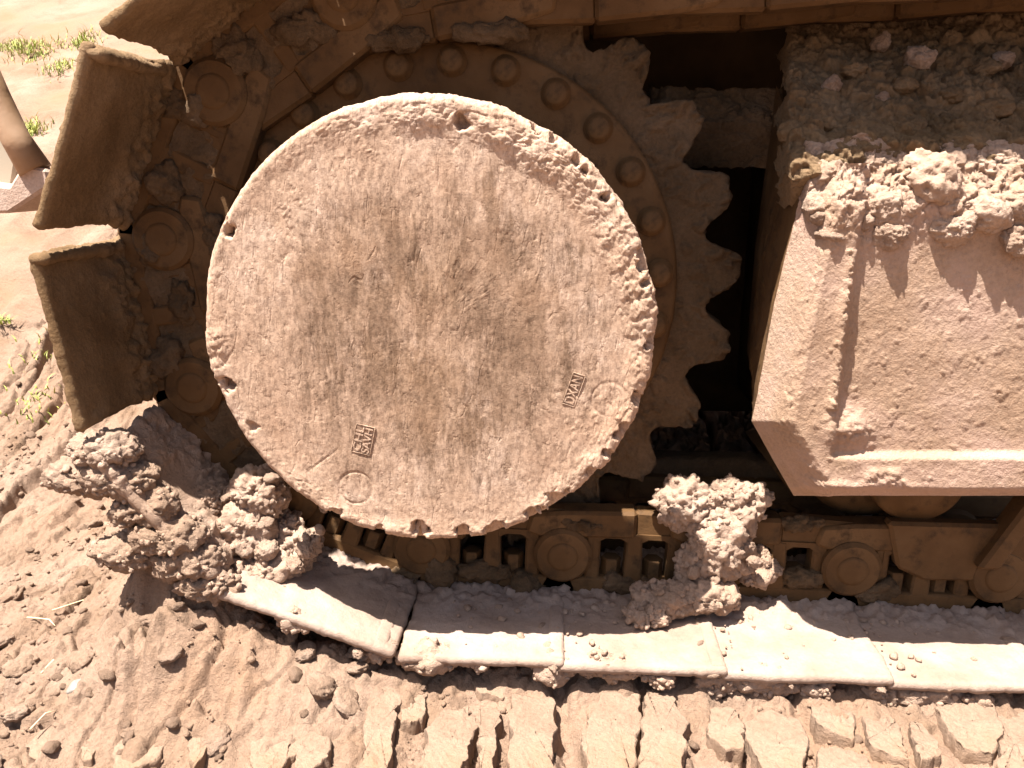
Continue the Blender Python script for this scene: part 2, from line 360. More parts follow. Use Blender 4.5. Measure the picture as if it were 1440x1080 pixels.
# gouges and scratches on the face
def seg_d(P, a, b):
    pa = P[..., [0, 2]]-a; ba = b-a; h = np.clip((pa@ba)/(ba@ba), 0, 1); return np.linalg.norm(pa-h[..., None]*ba, axis=-1), h
gou = [((430,665),(475,632)),((388,372),(412,352)),((572,262),(602,246)),((500,428),(503,380)),((690,325),(735,333)),((775,555),(795,548)),((715,610),(745,598)),((740,240),(760,218)),((310,520),(330,490))]
for k, (a, b) in enumerate(gou):
    a = at(*a, YF)[[0, 2]]; b = at(*b, YF)[[0, 2]]; dd, h = seg_d(P, a, b)
    wd = .0016; d = d-(.0007+.0003*(k % 2))*(.4+.6*np.sin(np.pi*h))*(1-sstep(.3*wd, wd, dd+.0005*vn(P/.004, 67)))
# circular plugs pressed in the face
plugs = [at(500, 686, YF), at(857, 562, YF)]
for c in plugs:
    dd = np.hypot(P[..., 0]-c[0], P[..., 2]-c[2]); d = d-.0011*np.exp(-((dd-.0175)/.0013)**2)*(.6+.5*fbm(P/.02, 2, 68))
P = P+nd*d[..., None]
hub = obj('hub_cover', mesh_np('hub_cover', P, gridfaces(len(rr), nth, True, True), HUBM), machine)
def stamp(px, py, angdeg, rows, wd, ht, size, tail=False):
    c = at(px, py, YF+.0003); A = R(angdeg); u = np.array([math.cos(A), 0, math.sin(A)]); v = np.array([-math.sin(A), 0, math.cos(A)])
    M = Matrix(((u[0], v[0], 0, c[0]), (0, 0, -1, c[1]), (u[2], v[2], 0, c[2]), (0, 0, 0, 1)))
    parts = []
    for cx_, cy_, sx_, sy_ in ((0, ht/2, wd, .0011), (0, -ht/2, wd, .0011), (wd/2, 0, .0009, ht+.001), (-wd/2, 0, .0011, ht+.001)):
        T = M @ Matrix.Translation((cx_, cy_, 0)); parts.append(rough_box((sx_, sy_, .0026), (.002, .002, .002), .0004, lambda W, V, n: .0003*fbm(W/.003, 2, 5), T))
    o = obj('stamp_frame', mesh_np('stamp_frame', *join_np(parts), HUBM), hub)
    for i, txt in enumerate(rows):
        cu = bpy.data.curves.new('stamp_letters', 'FONT'); cu.body = txt; cu.size = size; cu.extrude = .0007; cu.align_x = 'CENTER'; cu.align_y = 'CENTER'; cu.offset = .0001; cu.space_character = 1.0
        t = bpy.data.objects.new('stamp_letters', cu); me = bpy.data.meshes.new_from_object(t); bpy.data.objects.remove(t); me.materials.clear(); me.materials.append(HUBM)
        xw = max(v.co.x for v in me.vertices)-min(v.co.x for v in me.vertices); k = wd*.88/xw
        off = (len(rows)-1)/2-i
        obj('stamp_letters', me, hub, M @ Matrix.Translation((0, off*size*.98*.8, .0007)) @ Matrix.Diagonal((k, 1, 1, 1)))
stamp(807, 548, 72, ['DXAN'], .0335, .0125, .014)
stamp(511, 618, 77, ['CHL', 'SAVH'], .0305, .0195, .0115)

# ------------------------------------------------------------------ final drive housing, bolt flange, sprocket
v, f = lathe_y(SX, SZ, [(0, YF+DEPTH), (HR*.62, YF+DEPTH), (HR*.64, YF+DEPTH+.02), (HR*.66, YC-.01), (HR*.72, YC+.005), (HR*.90, YC+.012), (HR*.92, YC+.04)], 96, lambda V: V+.0015*fbm(V/.03, 3, 8)[..., None]*np.array([0, -1, 0]))
obj('drive_housing', mesh_np('drive_housing', v, f, STEEL), machine)
YS = YC+.045                                               # front of the sprocket web
def dusty(V, s=3): return V+(.0015*fbm(V/.02, 3, s)+.0015*clumps(V, .012, s+30, .4))[..., None]*np.array([0, -1, 0])
v, f = lathe_y(SX, WZ, [(HR*.85, YS-.02)]+[(r, YS-.02) for r in np.linspace(HR*.9, .262, 12)]+[(.266, YS-.016), (.266, YS+.002)], 240, dusty)
flange = obj('bolt_flange', mesh_np('bolt_flange', v, f, STEEL), machine)
TEETH = 23; th_t = 2*math.pi/TEETH
tip = at(1042, 378, YC+.045); TEETH_PH = .5-(math.atan2(tip[2]-WZ, tip[0]-SX)/th_t) % 1.0
rr_ = np.linspace(0, 1, 30); ths = np.linspace(0, 2*np.pi, 1000, endpoint=False)
def tooth_r(t):
    x = np.abs(((t/th_t+TEETH_PH) % 1.0)-.5)*2         # 1 in the gap, 0 at the tip
    w_ = sstep(.22, .92, x); return RP+.016-.036*w_
tr = tooth_r(ths); TR, TT = np.meshgrid(rr_, ths, indexing='ij')
RAD = .24+(tr[None, :]-.24)*np.linspace(0, 1, 30)[:, None]
def ring_layer(y, k): return np.stack([SX+(RAD+k)*np.cos(TT), np.full_like(TT, y), WZ+(RAD+k)*np.sin(TT)], -1)
Lf = ring_layer(YS, 0); edge = Lf[-1:]
mm = sstep(.30, .36, RAD)
Lf = Lf+(((.5+mm)*.012*clumps(Lf, .022, 71, .75)+mm*.005*clumps(Lf, .010, 72, .7)+.003*fbm(Lf/.03, 3, 73))[..., None])*np.array([0, -1.0, 0])
side_ = []
for k, y in enumerate(np.linspace(YS+.004, YS+.042, 8)):
    e = np.stack([SX+(tr)*np.cos(ths), np.full_like(ths, y), WZ+(tr)*np.sin(ths)], -1); n_ = np.stack([np.cos(ths), 0*ths, np.sin(ths)], -1)
    e = e+n_*((.006*clumps(e, .024, 74, .8)+.002*crag(e, .008, 79)+.003*fbm(e/.015, 3, 75))[:, None]); side_.append(e[None])
Lf[-1:] += (np.stack([np.cos(ths), 0*ths, np.sin(ths)], -1)*(.005*clumps(Lf[-1], .024, 74, .8)+.002*fbm(Lf[-1]/.012, 3, 76))[:, None])[None]
V = np.concatenate([Lf]+side_+[ring_layer(YS+.044, 0)[0:1]], 0)
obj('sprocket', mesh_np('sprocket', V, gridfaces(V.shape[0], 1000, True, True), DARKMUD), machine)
v, f = lathe_y(0, 0, [(0, -.011), (.010, -.011), (.013, -.008), (.0135, -.003), (.0165, -.002), (.0165, .01)], 18)
bolt_me = mesh_np('bolt', v, f, STEEL)
for k in range(26):
    a = 2*math.pi*(k+.3)/26; obj('bolt', bolt_me, flange, Matrix.Translation((SX+.245*math.cos(a), YS-.02, WZ+.245*math.sin(a))))

# ------------------------------------------------------------------ track: pins, links, shoes
pins = []; dphi = 2*math.pi/11.5
phi_b = R(264)                                              # last pin on the wheel at the bottom
wrap = [phi_b-k*dphi for k in range(6)]                       # goes clockwise up the left side
pw = [np.array([SX+RP*math.cos(a), WZ+RP*math.sin(a)]) for a in wrap]
slope_b, slope_t = R(-1.5), R(3.0)
bottom = []; q = pw[0]
for k in range(9):
    dirn = R(-1.5) if k == 0 else slope_b
    q = q+PITCHL*np.array([math.cos(dirn), math.sin(dirn)]); bottom.append(q)
top = []; q = pw[-1]
for k in range(9):
    dirn = R(9) if k == 0 else slope_t
    q = q+PITCHL*np.array([math.cos(dirn), math.sin(dirn)]); top.append(q)
chain = bottom[::-1]+pw+top                                    # right end of lower run -> round the wheel -> right end of upper run
def link_bm(y0, y1):
    """side bar in local x (along), z (towards the inside of the loop): rail, two eyes, three posts, foot"""
    parts = []
    def pr(pts, a=y0, b=y1, bv=.0025):
        bm = prism_y(pts, a, b, bv); me = bpy.data.meshes.new('t'); bm.to_mesh(me); bm.free(); parts.append(me)
    L = PITCHL
    pr([(L/2+.001, .024), (L/2+.001, .060), (.0, .057), (-.040, .052), (-.046, .028), (-.030, .022)], bv=.004)
    pr([(L/2-.001, .024), (L+.030, .022), (L+.046, .028), (L+.040, .052), (L, .057), (L/2-.001, .060)], y0+.005, y1-.004, .004)
    for c in (0, L): pr([(c+.036*math.cos(a), .036*math.sin(a)) for a in np.linspace(0, 2*math.pi, 25)[:-1]], y0-(.006 if c == 0 else 0), y1-(.006 if c == 0 else 0), .007)
    pr([(L/2-.012, -.045), (L/2+.012, -.045), (L/2+.009, .03), (L/2-.009, .03)], y0+.002, y1-.002)
    pr([(-.03, -.052), (L+.02, -.052), (L+.012, -.030), (-.02, -.030)], y0+.0015, y1)
    for x0, x1 in ((.028, .046), (L-.046, L-.028)):
        pr([(x0, -.045), (x1, -.045), (x1, .03), (x0, .03)], y0+.004, y1-.003)
    for c in (L/2-.026, L/2+.026): pr([(c+s_*.0235, z_) for s_, z_ in ((1, .03), (-1, .03), (-1, .008), (-.8, .018), (-.4, .0235), (.4, .0235), (.8, .018), (1, .008))], y0+.003, y1-.003, 0)
    bm = bmesh.new()
    for me in parts: bm.from_mesh(me); bpy.data.meshes.remove(me)
    return bm
link_near = bm_mesh('track_link', link_bm(YC, YC+.032), STEEL, True, 35)
link_far = bm_mesh('track_link_inner', link_bm(YC+.115, YC+.147), STEEL, True, 35)
v, f = lathe_y(0, 0, [(0, YC-.0085), (.014, YC-.0085), (.018, YC-.0075), (.0195, YC-.004), (.020, YC+.0)]+[(.020, YC+.02), (.020, YC+.14), (0, YC+.14)], 32)
pin_me = mesh_np('track_pin', v, f, STEEL)
def nut_me():
    v, f = lathe_y(0, 0, [(0, -.014), (.011, -.014), (.0125, -.012), (.0125, .02)], 6)
    v = v[:, [0, 2, 1]]*np.array([1, 1, -1]); return mesh_np('nut', v, f[:, ::1], STEEL, False)
nut = nut_me()
PACK = []
for k in range(3):
    v, f = rough_box((PITCHL+.07, .085, .085), (.006, .008, .006), .01, lambda W, V, n: 1.3*crust(W, 700+k)-.004, Matrix.Translation((PITCHL/2, YC+.010+.0425, -.012)))
    PACK.append(mesh_np('packed_mud', v, f, DARKMUD))
nb = len(bottom)
def frame_M(i):
    """local x from pin i to i+1 ... z to the inside of the loop, and Y kept"""
    a, b = chain[i], chain[i+1]; u = (a-b)/np.linalg.norm(a-b); n = np.array([-u[1], u[0]])
    return b, u, n
for i in range(len(chain)-1):
    b, u, n = frame_M(i)
    M = Matrix(((u[0], 0, n[0], b[0]), (0, 1, 0, 0), (u[1], 0, n[1], b[1]), (0, 0, 0, 1)))
    near = obj('track_link', link_near, machine, M); far = obj('track_link', link_far, machine, M)
    obj('track_pin', pin_me, near)
    if i > nb:
        pm = obj('packed_mud', PACK[i % 3], near); tag(pm, kind='stuff')
    for c in (PITCHL/2-.026, PITCHL/2+.026): obj('nut', nut, near, Matrix.Translation((c, YC+.020, -.022)))
def shoe(i, cell, mudamt, bolts=True):
    b, u, n = frame_M(i); mid = (b+chain[i])/2
    c = mid - n*(PLATE+.005)
    M = np.array([[u[0], 0, n[0], c[0]], [0, 1, 0, YE+SHOEW/2], [u[1], 0, n[1], c[1]], [0, 0, 0, 1]])
    L = PITCHL; bend = abs(i-nb) <= 1; tl = R(-1.6); xt = .006 if i < nb+1 else .007 if i < nb+4 else .022
    if i == nb: xt = .026
    T_ = np.eye(4); T_[0, 0] = T_[2, 2] = math.cos(tl); T_[0, 2] = math.sin(tl); T_[2, 0] = -math.sin(tl); M = M@T_
    def dp(W, V, nr_):
        e = np.minimum(V[:, 0]+L/2, L/2-V[:, 0]); ed = np.clip(1-e/.016, 0, 1); oute = np.clip(1-(V[:, 1]+SHOEW/2)/.05, 0, 1); inner_ = sstep(-SHOEW/2+.085, -SHOEW/2+.15, V[:, 1]+.02*fbm(W/.04, 3, 85)); mudcov = (.9 if i == nb+1 else 0)*(nr_[:, 2] > .3)
        k = mudamt*(.10+.22*ed*sstep(-.2, .4, fbm(W/.05, 2, 80+i))+1.3*inner_*(nr_[:, 2] > .3)+mudcov*sstep(-.35, .2, fbm(W/.06, 3, 86))+(.04+.10*(nr_[:, 1] < -.5))*oute*sstep(-.3, .3, fbm(W/.05, 3, 81+i)))
        return k*crust(W, 82+i)+.0022*fbm(W/.03, 5, 83, .6)+.0018*clumps(W, .008, 84, .10)
    parts = [rough_box((L+xt, SHOEW, .010), (cell, cell, cell*1.4), .0045, dp, M)]
    # curled lip on one long edge, bent edge on the other
    A = M.copy(); A[:3, 3] += M[:3, :3]@np.array([L/2-.006 if i < nb+2 else -(L/2-.003), .004 if i < nb+2 else 0, .0015 if i < nb+2 else .006]); parts.append(rough_box((.016, SHOEW, .010) if i < nb+2 else (.006, SHOEW, .013), (.003, cell, .003), .003, dp2 := (lambda W, V, nr_: mudamt*(.12 if i < nb+2 else .55)*crust(W, 90+i)+.0015*fbm(W/.02, 4, 91)), A))
    for gx in (-.055, 0, .055):
        A = M.copy(); A[:3, 3] += M[:3, :3]@np.array([gx, 0.006, -.012]); parts.append(rough_box((.012, SHOEW-.07, .020), (.005, cell*1.5, .005), .003, (lambda W, V, nr_: mudamt*.7*crust(W, 95+i)), A))
    o = obj('track_shoe', mesh_np('track_shoe', *join_np(parts), MUD if i == nb+1 else SHOEM if i < nb+2 else SHADESHOE), machine)
    return o
def shoe_f(t, b):
    co = N(t, 'ShaderNodeTexCoord').outputs['Object']
    col = ramp(t, noise(t, co, 12, 6, .6), [(.3, (.34,.23,.17)), (.5, (.44,.32,.25)), (.68, (.52,.40,.33))], k=ALB)
    sp = ramp(t, noise(t, co, 260, 3, .6), [(.35, (.85,.84,.83)), (.62, (1.04,1.03,1.02))])
    t.links.new(mix(t, .5, col, sp, 'MULTIPLY'), b.inputs['Base Color']); b.inputs['Roughness'].default_value = .85; b.inputs['Specular IOR Level'].default_value = .25
    bump(t, b, [(noise(t, co, 60, 6, .75), .5, .004), (noise(t, co, 230, 5, .75), .45, .0018), (noise(t, co, 560, 3, .7), .4, .0009)])
SHOEM = mat('dusted_shoe_steel', shoe_f)
nb = len(bottom)
SHADESHOE = mud_mat('shoe_painted_shade', (.19,.112,.052), (.26,.163,.085), (.34,.225,.13), .7)  # wrap and upper shoes: their shade painted in as a darker brown
for i in range(len(chain)-1):
    fine = 3 <= i <= nb+4
    shoe(i, .0030 if fine else .005 if i < nb+7 else .012, 1.0 if fine else .6)

# ------------------------------------------------------------------ track frame: the big steel box at the right
YB = .785
rows = np.linspace(232, 697, 210)
def sil(y): return np.interp(y, [232, 300, 430, 560, 592, 645, 697], [1128, 1118, 1088, 1064, 1057, 1086, 1116])
def ridge(y): return np.interp(y, [232, 340, 640, 697], [1215, 1203, 1166, 1160])
PY = np.repeat(rows[:, None], 260, 1); s0 = sil(rows)[:, None]; tpar = np.linspace(0, 1, 260)[None, :]**1.25; PX = s0+(1580-s0)*tpar
rg = ridge(PY); YD = np.full_like(PX, YB)
YD = YD + .05*np.clip((s0+62-PX)/62, 0, 1)**1.3*(PX < s0+62)                 # bevelled left flank
pan = sstep(0, 7, PX-rg)*(1-sstep(632, 648, PY)); YD = YD+.009*pan       # sunk panel, with the flange left and below it
YD = YD+.012*sstep(686, 697, PY)                                          # lower edge turns under
YD = YD+.02*(1-sstep(232, 300, PY))
Pf = at_arr(PX, PY, YD)
edge_m = np.exp(-((PX-rg+4)/7)**2)*(PY > 350)*(PY < 575)+.6*np.exp(-((PX-s0-45)/14)**2)
lump = np.exp(-(((PX-1192)/34)**2+((PY-604)/24)**2))
topm = 1-sstep(250, 370, PY+18*fbm(Pf/.05, 2, 110))
dsp = .0012*fbm(Pf/.03, 4, 111)+.0009*clumps(Pf, .006, 112, .35)+edge_m*.7*crust(Pf, 113)+lump*(.005+.8*crust(Pf, 114))+topm*1.3*crust(Pf, 115)+.0016*clumps(Pf, .010, 116, .10)
dsp += (.5*crust(Pf, 117))*sstep(655, 665, PY)*(1-sstep(680, 690, PY))*sstep(0, .4, fbm(Pf/.04, 2, 118))
Pf = Pf+dsp[..., None]*np.array([0, -1.0, .15])
frame = obj('track_frame', mesh_np('track_frame', Pf, gridfaces(210, 260, flip=False), mud_mat('dusted_frame', (.47,.31,.205), (.545,.37,.26), (.62,.45,.34), .8, (.60,.40,.31))), machine)
# left side plate, running back
yb2 = 1.02
fe = Pf[:, 0, :]; bk = at_arr(np.interp(rows, [232, 430, 560, 697], [1092, 1062, 1050, 1108]), np.interp(rows, [232, 697], [120, 650]), yb2)
ss = np.linspace(0, 1, 60)[:, None, None]; Sd = fe[None]*(1-ss)+bk[None]*ss; Sd = Sd+(.0015*fbm(Sd/.03, 3, 120)+.002*clumps(Sd, .012, 121, .3))[..., None]*np.array([-1.0, 0, 0])*np.sin(np.pi*ss)
obj('end_plate', mesh_np('end_plate', Sd, gridfaces(60, 210, flip=False), STEEL), machine)
fe = Pf[-1]; bk = fe+np.array([0, .24, -.004]); Sd = fe[None]*(1-ss)+bk[None]*ss
obj('bottom_plate', mesh_np('bottom_plate', Sd, gridfaces(60, 260, flip=True), STEEL), machine)
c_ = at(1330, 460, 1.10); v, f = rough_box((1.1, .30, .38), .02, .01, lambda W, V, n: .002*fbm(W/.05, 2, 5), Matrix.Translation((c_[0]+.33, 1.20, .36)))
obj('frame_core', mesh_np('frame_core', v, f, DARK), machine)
# plain box added as inner body so no light leaks in from behind
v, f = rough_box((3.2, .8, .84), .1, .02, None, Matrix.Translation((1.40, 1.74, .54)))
obj('body_blocker', mesh_np('body_blocker', v, f, DARK), machine)
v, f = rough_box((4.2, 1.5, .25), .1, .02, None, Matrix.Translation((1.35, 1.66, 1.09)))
obj('shade_deck', mesh_np('shade_deck', v, f, DARK), machine)  # unseen deck, added overhead to keep sun and sky off the back
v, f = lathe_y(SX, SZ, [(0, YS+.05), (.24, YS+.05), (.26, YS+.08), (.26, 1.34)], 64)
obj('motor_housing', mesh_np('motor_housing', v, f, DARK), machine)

# rollers and guard under the frame
def roller(px, py, Y0, prof, name='track_roller'):
    c = at(px, py, Y0); v, f = lathe_y(c[0], c[2], [(r, Y0+y) for r, y in prof], 64, lambda V: V+(.001*fbm(V/.015, 3, 9))[..., None]*np.array([0, -1, 0]))
    return obj(name, mesh_np(name, v, f, STEEL), machine)
roller(1300, 678, .90, [(0, 0), (.030, 0), (.034, .006), (.052, .008), (.056, .014), (.058, .05), (.045, .055), (.045, .12), (.058, .125), (.058, .17)])
roller(1225, 640, .935, [(0, 0), (.070, 0), (.082, .008), (.084, .05)], 'roller_collar')
pts = [(1250, 735), (1262, 800), (1300, 818), (1640, 822), (1640, 745)]
q = [at(a, b, .895) for a, b in pts]; bm = prism_y([(p[0], p[2]) for p in q], .895, .915, .004)
obj('roller_guard', bm_mesh('roller_guard', bm, STEEL), machine)
q = [at(a, b, .885) for a, b in ((1372, 800), (1455, 690), (1485, 690), (1405, 800))]; bm = prism_y([(p[0], p[2]) for p in q], .880, .912, .004)
obj('guard_brace', bm_mesh('guard_brace', bm, STEEL), machine)
q = at(1020, 660, 1.05); v, f = rough_box((.30, .04, .03), .006, .008, lambda W, V, n: .4*crust(W, 130), Matrix.Translation((q[0], 1.06, q[2])))
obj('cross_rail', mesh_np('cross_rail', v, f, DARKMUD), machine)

# ------------------------------------------------------------------ mud caked on the frame and behind it
def sheet(name, px0, px1, pys, Ys, nx, amp, seed, m, parent=machine, jag=8, kind='stuff'):
    pys = np.asarray(pys, float); ny = 200; py = np.linspace(pys[0], pys[-1], ny)[:, None]; px = np.linspace(px0, px1, nx)[None, :]
    PX, PYY = np.broadcast_arrays(px, py); Yd = np.interp(PYY, pys if pys[0] < pys[-1] else pys[::-1], Ys if pys[0] < pys[-1] else Ys[::-1])
    PX = PX+jag*fbm(np.stack([PYY/14, 0*PX, 0*PX], -1), 3, seed+40)*(1-sstep(0, 60, PX-px0)); Yd = Yd+.10*(1-sstep(-12, 26, PX-px0))**2
    W = at_arr(PX, PYY, Yd)
    W = W+(amp*(.016*fbm(W/.05, 5, seed+30, .6)+.010*crag(W, .05, seed+1)+.008*clumps(W, .045, seed+2, .5)+.006*clumps(W, .02, seed+3, .6)+.5*crust(W, seed+8)))[..., None]*np.array([-.2, -.8, .5])
    o = obj(name, mesh_np(name, W, gridfaces(ny, nx), m), parent); tag(o, kind=kind); return o
sheet('caked_mud', 1096, 1600, [20, 120, 215, 262, 300], [1.08, .95, .842, .826, .86], 330, 1.15, 140, MUDSHADE, jag=16)
sheet('caked_mud', 1120, 1600, [205, 235, 300, 325], [.845, .826, .800, .82], 330, .8, 145, MUD, jag=14)
sheet('caked_mud', 905, 1100, [130, 180, 240], [1.04, 1.02, 1.03], 110, .8, 150, DARKMUD)

# ------------------------------------------------------------------ mud clods
def ico(sub):
    bm = bmesh.new(); bmesh.ops.create_icosphere(bm, subdivisions=sub, radius=1.0); V = np.array([v.co[:] for v in bm.verts]); Fs = np.array([[v.index for v in f.verts] for f in bm.faces]); bm.free(); return V, Fs
ICO = {s: ico(s) for s in (3, 4, 5)}; V2_, F2_ = ico(2)
def clod_mesh(sub, seed, m, flat=.75, craggy=1.0):
    V, Fs = ICO[sub]; o = np.array([seed*3.1, seed*1.7, seed*2.3])
    rr = np.random.default_rng(seed); pn = rr.normal(size=(16, 3)); pn /= np.linalg.norm(pn, axis=1, keepdims=True); pd = rr.uniform(.62, 1.15, 16)
    Vw = V+.18*craggy*np.stack([fbm(V*1.6+o, 3, seed), fbm(V*1.6+o+7, 3, seed+1), fbm(V*1.6+o+13, 3, seed+2)], -1); Vn = Vw/np.linalg.norm(Vw, axis=1, keepdims=True)
    dots = Vn@pn.T; r = np.min(np.where(dots > .05, pd/np.maximum(dots, .05), 9), axis=1); r = np.minimum(r, 1.45)
    r = .5*r+.5+craggy*(.28*fbm(V*2.2+o, 5, seed+3, .62)+.09*clumps(V+o, .42, seed+5, .6)+.06*clumps(V+o, .2, seed+6, .6)+.05*fbm(V*9+o, 3, seed+9))
    return mesh_np('mud_clod', .02*V*r[:, None]*np.array([1, .85, flat]), Fs, m, True)
CL = [clod_mesh(4, 200+k, MUD, .6+.3*((k*7) % 5)/5) for k in range(12)]
CLD = [clod_mesh(4, 320+k, MUDSHADE, .6, 1.3) for k in range(9)]
CLH = [clod_mesh(4, 350+k, BANKM, .5, 1.25) for k in range(8)]
CLG = [clod_mesh(3, 230+k, GROUND, .55) for k in range(8)]
BIG = [clod_mesh(5, 260+k, MUD, .8) for k in range(6)]
def clod(me, p, size, label, group=None, name='mud_clod', cat='mud clod', rot=None, sc3=(1, 1, 1)):
    o = bpy.data.objects.new(name, me); C.objects.link(o); o.location = p
    o.rotation_euler = rot if rot else (random.uniform(-.6, .6), random.uniform(-.6, .6), random.uniform(0, 6.28)); o.scale = [size/.02*s for s in sc3]
    tag(o, label, cat, group); return o
PXM = 1/1280.0
MASSV = []
def mass(px, py, Yp, sx_, sy_, sz_, seed, m=None, sub=5, amp=1.0):
    V, Fs = ICO[sub]; c = at(px, py, Yp); k = PXM; W = V*np.array([sx_*k, sy_*k, sz_*k])+c
    W = W+amp*V*(1.1*crust(W, seed)+.009*crag(W, .028, seed+20)+.005*crag(W, .012, seed+21)+.016*fbm(W/.032, 5, seed+30, .62)-.009)[:, None]
    tag(obj('caked_mud', mesh_np('caked_mud', W, Fs, m or MUD), machine), kind='stuff')
    if m is None or m == BANKM: MASSV.append(W)
for k, a in enumerate(((362,690,.86,30,34,26),(345,745,.85,36,40,38),(412,772,.855,34,34,28),(375,795,.84,48,36,30),(332,815,.81,28,30,20),(300,700,.86,26,30,14),(395,740,.87,24,24,22))): mass(*a, 600+k)
for k, a in enumerate(((1012,768,.893,44,34,46),(965,712,.90,34,12,26),(1048,712,.90,34,12,28),(1022,698,.905,24,12,18),(985,702,.905,20,12,12),(1000,735,.897,36,18,22),(975,800,.885,26,20,28),(940,838,.865,44,20,14),(905,862,.845,26,16,7),(1062,792,.90,22,16,24),(1000,835,.87,40,22,10))): mass(*a, 620+k)
for k, a in enumerate(((150,625,.775,30,24,20),(172,662,.775,30,26,24),(205,702,.775,28,26,24),(238,742,.77,30,26,22),(268,778,.77,28,24,22),(300,812,.765,26,22,20),(130,660,.79,34,30,22),(190,760,.78,32,30,16),(200,650,.83,20,20,10))): mass(a[0]-2, a[1]+10, a[2]+.006, a[3]*1.45, a[4]*1.1, a[5]*.9, 650+k, BANKM, 5, .8)
for k, (px, py, a_) in enumerate(((425,880,24),(480,905,26),(520,925,22),(590,930,30),(660,935,26),(725,940,30),(778,948,26),(850,950,34),(920,955,26),(985,958,26),(1008,965,22),(1080,968,34),(1150,972,28),(1215,978,26),(1245,985,20),(1310,985,34),(1380,988,30),(1435,990,26))):
    if k % 4 == 1: continue
    mass(px+(k*37) % 19-9, py-12+(k*13) % 7, YE+.016, a_*(.6+.25*(k % 4)), 10, 5+3*((k*5) % 4), 680+k, None, 4, .75)
# the pile on top of the frame box: each lump placed on its own
for k, (px, py, a_, b_) in enumerate(((232,255,22,30),(258,425,20,34),(262,150,34,22),(330,75,30,26),(430,40,34,16),(236,505,20,26),(300,330,12,26),(560,55,40,10),(690,45,46,9),(680,800,40,14),(745,825,30,12),(880,820,34,12),(560,815,36,16),(1130,812,34,12),(1235,830,30,12),(620,800,22,16),(820,735,30,7),(1130,735,26,7),(215,345,16,22))):
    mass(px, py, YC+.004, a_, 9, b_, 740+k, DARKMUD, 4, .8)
def crumb_mesh(pts, sizes, seed):
    r = np.random.default_rng(seed); out = []; bs = [V2_*(1+.45*fbm(V2_*1.5+k*3.3, 3, 47+k)+.15*fbm(V2_*4+k, 2, 48+k))[:, None]*np.array([1, .85, .75]) for k in range(10)]
    for k, (p, z) in enumerate(zip(pts, sizes)):
        q = r.normal(size=(3, 3)); q, _ = np.linalg.qr(q); out.append(bs[k % 10]@q*z+p)
    return mesh_np('fine_crumbs', np.concatenate(out), (F2_[None]+(np.arange(len(out))*len(V2_))[:, None, None]).reshape(-1, 3), MUD)
r9 = np.random.default_rng(33); pts = []
for W in MASSV:
    n_ = 330 if len(W) > 5000 else 90; pts.append(W[r9.integers(0, len(W), n_)])
pts = np.concatenate(pts); pts = pts[pts[:, 1] < .93]; sz9 = .0011+.0038*r9.random(len(pts))**2.6
o = obj('crumbly_mud', crumb_mesh(pts, sz9, 34), machine); tag(o, kind='stuff')
# crumbs fallen on the lower shoes
r8 = np.random.default_rng(21); VV = []; xs8 = [p[0] for p in pw[:1]+bottom]; zs8 = [p[1]-PLATE for p in pw[:1]+bottom]
for k in range(900):
    x = r8.uniform(-.12, .62); y = YE+.004+.14*r8.random()**.8; jd = min(abs(x-p[0]) for p in pw[:1]+bottom)
    if r8.random() > (.10 if jd > .02 else .8)+.75*max(0, (y-YE-.07)/.07): continue
    sz = .0012+.0045*r8.random()**3; a = r8.uniform(0, 6.28); c_a, s_a = math.cos(a), math.sin(a); Vb = V2_
    v = Vb*(1+.45*fbm(Vb*1.5+k*3.3, 2, 47))[:, None]*np.array([1, .8, .7]); v = v@np.array([[c_a, s_a, 0], [-s_a, c_a, 0], [0, 0, 1]]); VV.append(v*sz+[x, y, np.interp(x, xs8, zs8)+.001+sz*.2])
FF = (F2_[None]+(np.arange(len(VV))*len(V2_))[:, None, None]).reshape(-1, 3)
o = obj('fine_crumbs', mesh_np('fine_crumbs', np.concatenate(VV), FF, MUD)); tag(o, 'loose fine mud crumbs fallen on top of the lower track shoes', 'mud crumbs', None, 'stuff')
pile = [(1305,258,48,'biggest pale lump, standing up on the sunlit crest of the frame box'), (1168,245,26,'pointed pale lump at the corner of the frame box top'), (1285,292,24,'rounded pale lump with a bump below the big crest lump'),
        (1240,285,30,'cracked lump between the corner peak and the crest on the frame box'), (1345,280,26,'pale lump hanging right under the crest lump'), (1385,300,34,'broad pitted lump low on the crest at the frame box'),
        (1340,318,30,'lump at the lower lip of the pile above the smooth frame panel'), (1420,290,28,'pale lump at the picture edge on the frame box crest'), (1425,335,22,'small lump at the picture edge above the frame panel'), (1195,290,20,'small lump beside the corner peak of the frame box'),
        (1255,330,22,'flat lump just above the frame panel top'), (1215,312,18,'little lump left of the flat one over the frame panel'), (1165,330,18,'crumb lump on the upper end of the frame flange'), (1375,262,24,'pale lump behind the pitted crest lump')]
for k, (px, py, s, lb) in enumerate(pile):
    Yp = np.interp(py, [215, 300, 360], [.830, .800, .789]); clod(BIG[k % 6] if s > 21 else CL[k % 12], at(px, py, Yp), s*PXM*.95, lb, 'sunlit mud lumps on the frame box')
